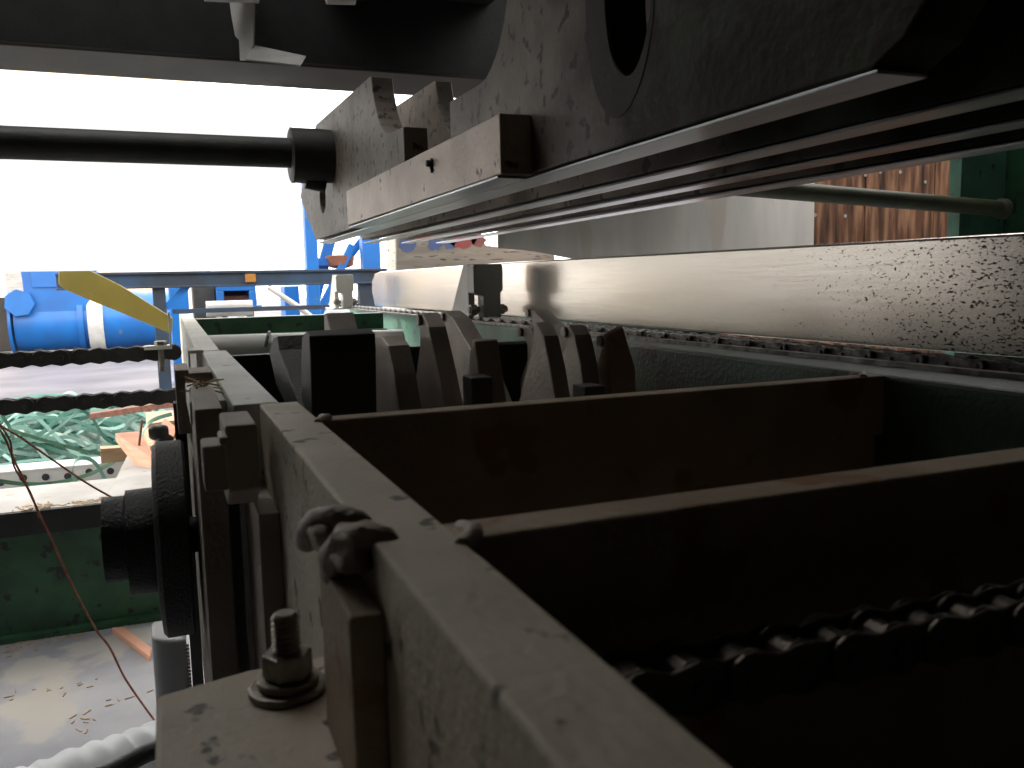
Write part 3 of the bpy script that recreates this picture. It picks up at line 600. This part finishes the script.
grounded('pallet_stack', 256, 322, 345, 5.6, .4, M['log'], 'low stack of grey timber behind the far green cross beam', 'timber')
# ================================================================ BLUE DUCT
dk = thing('dust_duct', 'large horizontal blue dust duct on stands at the left', 'duct', (-.9,11,FL))
DZ = -.335; DR = .325
xa = oy(18,322,11).x; xb_ = oy(90,322,11).x; xc = oy(152,322,11).x
b = MB(); b.lathe([(0,DR),(xb_-xa,DR)], (xa,11,DZ), (1,0,0), 48); b.obj('duct_pipe', M['blue'], dk, smooth=True)
b = MB(); b.lathe([(0,DR+.05),(.03,DR+.05)], (xa-.05,11,DZ), (1,0,0), 48); b.obj('pipe_flange', M['blue'], dk, smooth=True)
b = MB(); b.lathe([(0,DR+.03),(.06,DR+.03)], (xb_-.10,11,DZ), (1,0,0), 48); b.obj('pipe_flange', M['blue'], dk, smooth=True)
b = MB(); b.lathe([(0,DR+.03),(.04,DR+.06),(.12,DR+.06),(.16,DR+.04)], (xb_,11,DZ), (1,0,0), 48); b.obj('clamp_band', M['white'], dk, smooth=True, label='white clamp band')
b = MB(); b.lathe([(0,DR+.02),(.2,DR+.02),(.46,DR-.01),(.49,DR+.0),(.85,DR-.03)], (xb_+.16,11,DZ), (1,0,0), 48); b.obj('bend', M['blue'], dk, smooth=True)
b = MB(); p = [oy(*q, 10.75) for q in ((20,262),(97,262),(96,313),(27,313))]; b.prism([(q.x, q.z) for q in p[:1]]+[(p[0].x-.03,.85),(p[1].x+.03,.85)]+[(q.x, q.z) for q in p[1:]], 'y', 10.70, 11.1); b.obj('hopper', M['blue'], dk, bevel=.01)
b = MB(); p = oy(30,264,10.69); q = oy(60,287,10.69); b.box(p.x,q.x,10.68,10.70,q.z,p.z+.3); b.obj('hopper_hatch', M['blue'], dk, bevel=.004)
b = MB(); b.lathe([(0,.15),(.11,.14)], oy(19,303,10.6), (0,1,0), 7); b.obj('valve', M['blue'], dk)
for xx in (18, 40, 78):
    a = oy(xx,350,10.95); b = MB().box(a.x-.04,a.x+.04,10.85,11.1,FL,DZ-.26); b.obj('stand', M['bluedk'], dk)
bxpx('wall_pillar', 8, 262, 25, 372, 9.2, .3, M['palegrey'], 'grey stone pillar behind the left end of the duct', 'pillar') if False else None
a = oy(7,300,12.4); c = oy(26,300,12.4); b = MB().box(a.x,c.x,12.4,12.8,FL,.55); tag(b.obj('stone_pillar', M['log'], bevel=.01), 'grey stone pillar behind the left end of the duct', 'pillar')
b = MB(); b.box(-4.2,a.x-.05,12.8,13.2,FL,-.05); tag(b.obj('timber_pile', M['shell'], bevel=.01), 'dark timber pile left of the stone pillar', 'timber')
b = MB(); b.box(-1.05,-.5,12.8,13.2,FL,-.0); tag(b.obj('timber_pile', M['rust'], bevel=.01), 'rusty brown stack behind the blue bend of the duct', 'stack')
# ================================================================ YELLOW ARM
b = MB(); ps = [oy(*q, 2.36) for q in ((59,262),(73,262),(120,285),(173,318),(172,334),(120,312),(97,303),(66,290),(59,284))]
pts = [(p.x, p.z) for p in ps]; 
b.prism(pts, 'y', 2.35, 2.375); tag(b.obj('yellow_arm', M['yellow'], bevel=.002), 'flat ochre yellow arm sloping down to the far end of the side plate', 'arm')
# ================================================================ CROSS CHAINS AT LEFT
for z, lab in ((-.137, 'upper of two black roller chains running left from the bed end'), (-.232, 'lower of two black roller chains running left from the bed end')):
    t = thing('cross_chain', lab, 'chain', (-.4,1.98,z-.02), 'black chains running left from the bed end')
    roller_chain(t, (-.82,1.98,z+.003), 23, .036, .034, .03, .005, 'x', M['dark'])
eb = thing('end_bracket', 'small pale angle bracket bolted above the upper cross chain', 'bracket', (0,1.95,-.12))
b = MB(); a = oy(144,346,1.95); c = oy(172,346,1.95); b.box(a.x,c.x,1.93,1.97,a.z-.008,a.z).box(c.x-.004,c.x,1.93,1.97,a.z,a.z+.07); b.obj('angle', M['plate_pale'], eb, bevel=.001)
b = MB(); hexnut(b, ((a.x+c.x)/2+.005,1.95,a.z), .013, .009); b.obj('bolt', M['bolt'], eb, bevel=.001)
b = MB(); b.cyl(((a.x+c.x)/2+.005,1.95,a.z-.055), ((a.x+c.x)/2+.005,1.95,a.z), .006, 12); b.obj('bolt_shank', M['bolt'], eb)
# grey roller below the far green beam
rl = thing('grey_roller', 'pale grey roller below the far green cross beam', 'roller', (.25,1.8,-.14))
b = MB(); b.cyl((.062,1.8,-.118), (.47,1.8,-.122), .026, 32); b.obj('roller_tube', M['palegrey'], rl, smooth=True)
b = MB(); b.tube([(.18+.03*math.sin(k*.5)*0+.003*k, 1.8-.028*math.cos(k*.4), -.118+.028*math.sin(k*.4)) for k in range(8)], .003, 8); b.obj('wrapped_wire', M['dark'], rl)
# ================================================================ LOWER LEFT YARD
gb = thing('green_beam', 'heavy dark green beam with dusty pale top on the floor at lower left', 'beam', (-.5,2.1,FL))
b = MB().box(-1.9,-.035,2.04,2.30,-.492,-.462); b.obj('top_flange', M['dustwhite'], gb, bevel=.002)
b = MB().box(-1.9,-.035,2.06,2.08,FL+.012,-.492); b.obj('web', M['green'], gb)
b = MB().box(-1.9,-.035,2.036,2.30,FL,FL+.012); b.obj('bottom_flange', M['green'], gb, bevel=.001)
b = MB().box(-1.9,-.035,2.033,2.04,-.515,-.464); b.obj('edge_strip', M['blackside'], gb)
ps = [oz(*q, -.455) for q in ((105,502),(128,455),(165,452),(160,502))]; b = MB(); b.prism([(p.x, p.y) for p in ps], 'z', -.462, -.452); tag(b.obj('pale_board', M['dustwhite'], bevel=.001), 'pale flat board lying on the green beam behind the pulley', 'board')
pr_ = thing('punched_rail', 'white steel rail with a row of round holes behind the green beam', 'rail', (-.5,3,FL))
b = MB().box(-1.6,-.10,3.0,3.012,-.655,-.555).box(-1.6,-.10,3.0,3.12,-.560,-.550); b.obj('rail_web', M['white'], pr_, bevel=.002)
b = MB()
for k in range(20): b.lathe([(0,.011),(.0015,.011)], (-.14-.062*k, 2.9985, -.583+.004*(k % 3)), (0,1,0), 14)
b.obj('holes', M['blackside'], pr_)['kind'] = 'stuff'
b = MB().box(-1.6,-.10,2.95,3.15,FL,-.655); b.obj('rail_base', M['bluedk'], pr_)
# strapping pile
rnd = random.Random(11)
def strap(y0, y1, amp, z0):
    xs = sorted([rnd.uniform(-1.3,-.1), rnd.uniform(-1.3,-.1)]); x0, x1 = xs[0], max(xs[1], xs[0]+.5); x1 = min(x1, .05)
    ya, yb = rnd.uniform(y0,y1), rnd.uniform(y0,y1); pts = []; a1, a2, ph = rnd.uniform(.02,amp), rnd.uniform(.0,amp*.4), rnd.uniform(0,6); fl = rnd.choice((-1,1))
    for i in range(25):
        t = i/24; pts.append((x0+(x1-x0)*t, ya+(yb-ya)*t+.1*math.sin(t*5+ph), z0+a1*math.sin(math.pi*t)+a2*math.sin(t*7+ph)**2))
    return pts
mb = MB(); mb2 = MB()
for i in range(130):
    pts = strap(3.5, 5.4, .10 if i % 6 else .22, FL+.02+rnd.uniform(0,.07)); (mb if i % 3 else mb2).ribbon(pts, rnd.choice((.016,.02,.026)), side=(rnd.uniform(-.2,.2), rnd.uniform(.2,1), rnd.uniform(.2,1)))
o = mb.obj('strapping_tangle', M['strap']); tag(o, 'tangle of dark green plastic strapping on the yard floor at left', 'strapping', kind='stuff')
o = mb2.obj('strapping_tangle', M['strapl']); tag(o, 'sun-bleached pale green straps tangled through the dark green heap', 'strapping', kind='stuff')
def pxcurve(pts, y, n=6):
    P = [oy(a, b_, y if not isinstance(y, list) else y[i]) for i, (a, b_) in enumerate(pts)]; out = []
    for i in range(len(P)-1):
        p0, p1, p2, p3 = P[max(i-1,0)], P[i], P[i+1], P[min(i+2,len(P)-1)]
        for k in range(n):
            t = k/n; out.append(.5*((2*p1)+(p2-p0)*t+(2*p0-5*p1+4*p2-p3)*t*t+(3*p1-p0-3*p2+p3)*t**3))
    return out+[P[-1]]
for pts, y, m_, lab in (
    ([(95,500),(82,490),(73,475),(75,462),(84,458),(96,464),(108,485)], 2.7, 'strapl', 'pale green strap curled in a loop over the punched rail'),
    ([(0,481),(25,484),(55,483),(90,474),(125,455),(150,440)], 2.75, 'green', 'dark green strap sagging across the face of the punched rail'),
    ([(0,432),(20,420),(60,418),(100,430),(140,452)], 3.4, 'strapl', 'pale green strap arching over the heap'),
    ([(40,440),(62,425),(80,411),(92,418),(105,438),(120,445)], 3.3, 'strap', 'green strap standing up in a peak in the heap'),
    ([(10,430),(50,442),(90,452),(130,456)], 3.2, 'green', 'dark green strap slanting down across the heap'),
    ([(140,438),(148,424),(158,418),(172,414)], 2.6, 'strapl', 'short pale strap beside the wood offcuts'),
    ([(0,410),(5,420),(9,426),(14,440)], 3.0, 'strap', 'short green strap at the left picture edge')):
    b = MB(); b.ribbon(pxcurve(pts, y), .012, .001, side=(.2,.5,.8)); tag(b.obj('plastic_strap', M[m_]), lab, 'strap', 'loose plastic straps')
b = MB(); p = oy(90,416,2.6); q = oy(175,403,2.4); b.obox((p+q)/2, q-p, (0,1,0), (0,0,1), (q-p).length/2, .02, .008); tag(b.obj('wooden_lath', M['rust'], bevel=.001), 'thin dark brown slat pointing left below the lower chain', 'slat')
# wood offcuts
def plank(pxs, y0, y1, th, m_, lab, name='wood_offcut'):
    ps = [oy(a, b_, y1 if i < 2 else y0) for i, (a, b_) in enumerate(pxs)]; dn = Vector((0,0,-th)); b = MB()
    b.add(ps+[p+dn for p in ps], [(0,1,2,3),(7,6,5,4),(0,4,5,1),(1,5,6,2),(2,6,7,3),(3,7,4,0)]); return tag(b.obj(name, m_, bevel=.001), lab, 'wood', 'wood offcuts by the pulley')
plank([(115,433),(139,431),(158,462),(150,478)], 2.32, 2.5, .022, M['wood'], 'pink fresh-sawn plank leaning behind the black pulley')
plank([(100,446),(124,445),(128,447),(100,449)], 2.55, 2.6, .04, M['wood2'], 'small tan wood block left of the pink plank')
plank([(146,412),(178,410),(178,420),(146,424)], 2.9, 3.3, .04, M['wood2'], 'pale wood block behind the offcuts, under the dark slat')
plank([(152,437),(165,418),(178,428),(168,446)], 2.15, 2.2, .012, M['wood'], 'tilted pale chip of wood above the black pulley')
plank([(140,428),(176,425),(176,440),(150,446)], 2.6, 2.9, .03, M['wood2'], 'tan wood scrap between the pink plank and the mount')
b = MB(); c_ = oy(159,432,2.05); blob(b, c_, (.022,.02,.018), 5, 14); blob(b, c_+Vector((.01,0,-.02)), (.018,.02,.018), 9, 14); tag(b.obj('black_lump', M['blackside'], smooth=True), 'small black lump of grease above the pulley', 'grease')
ps = [oz(*q, FL+.002) for q in ((112,632),(124,631),(152,652),(150,661))]; b = MB(); b.prism([(p.x, p.y) for p in ps], 'z', FL, FL+.012); tag(b.obj('floor_slat', M['wood'], bevel=.001), 'flat pink wood slat lying on the concrete at lower left', 'wood')
# ledge beams
# rusty wires
W = thing('rusty_wire', 'rusty wire hanging from the left edge down to the hose', 'wire', (-.2,1.5,-.72))
b = MB(); b.tube(pxcurve([(-30,400),(0,430),(14,460),(24,480),(40,515),(52,540),(70,580),(95,628),(110,648),(126,680),(154,720)], 1.5), .0018, 8); b.obj('strand', M['wire'], W)
b = MB(); b.tube(pxcurve([(-30,398),(0,426),(8,437),(11,445),(13,462),(17,472),(30,492),(40,518)], 1.49), .0016, 8); b.obj('strand', M['wire'], W)
b = MB(); b.tube(pxcurve([(-30,400),(0,425),(20,437),(50,458),(85,482),(113,498)], 1.5), .0017, 8); tag(b.obj('rusty_wire', M['wire']), 'rusty wire slanting from the left edge to the pulley hub', 'wire')
b = MB(); b.tube([oy(139,446,2.42), oy(142,420,2.42)], .003, 8); tag(b.obj('nail', M['rust']), 'rusty nail standing in the pink plank', 'nail')
# hose
path = pxcurve([(-60,830),(20,818),(75,796),(120,780),(158,765),(200,748)], [1.25,1.3,1.33,1.36,1.4,1.5], 40)
mb = MB(); mb.tube(path, lambda i: .066+.0022*math.cos(i*2*math.pi/20), 40)
tag(mb.obj('ribbed_hose', M['hose'], smooth=True), 'white ribbed hose running under the bracket at the bottom left', 'hose')
b = MB(); pb = pxcurve([(60,790),(110,772),(150,752),(175,748)], 1.15, 6); b.tube(pb, .012, 12); tag(b.obj('black_cable', M['blackside'], smooth=True), 'black cable in front of the white hose at the bottom', 'cable')
# shavings
b = MB(); rnd = random.Random(5)
def chips(b, cx, cy_, n, sx, sy, z, ln=.02):
    for k in range(n):
        x, y, g = cx+rnd.gauss(0,sx), cy_+rnd.gauss(0,sy), rnd.uniform(0,3.14); b.obox((x,y,z+.001), (math.cos(g),math.sin(g),rnd.uniform(-.1,.1)), (-math.sin(g),math.cos(g),0), (0,0,1), rnd.uniform(.3,1)*ln/2, .0012, .0006)
for px, py, n_, s_ in ((12,650,14,.02), (30,645,8,.03), (78,722,9,.01), (70,632,40,.05), (100,628,30,.04), (60,690,14,.12), (120,700,8,.05)):
    p = oz(px,py,FL); chips(b, p.x, p.y, n_, s_, .02, FL, .018)
for px, py in ((33,520),(88,505)):
    p = oz(px,py,-.462); chips(b, p.x, max(2.06,p.y), 60, .02, .015, -.462, .012)
p = oz(212,395,-.075)
tag(b.obj('wood_shavings', M['chip']), 'scattered pale wood shavings on the concrete and the beam top', 'shavings', kind='stuff')
b = MB(); rnd = random.Random(8)
for k in range(26):
    x, y = rnd.uniform(.012,.030), rnd.uniform(.62,.72); g = rnd.uniform(0,3.1); b.obox((x,y,-.0722+rnd.uniform(0,.004)), (math.cos(g),math.sin(g),rnd.uniform(-.3,.3)), (-math.sin(g),math.cos(g),0), (0,0,1), rnd.uniform(.004,.011), .0006, .0005)
tag(b.obj('wood_shavings', M['chip']), 'wisp of shavings caught on the mount beside the side plate', 'shavings', kind='stuff')
b = MB().box(.010,.0335,.60,.73,-.09,-.0745); b.obj('ledge', M['plate_pale'], mt, bevel=.001)
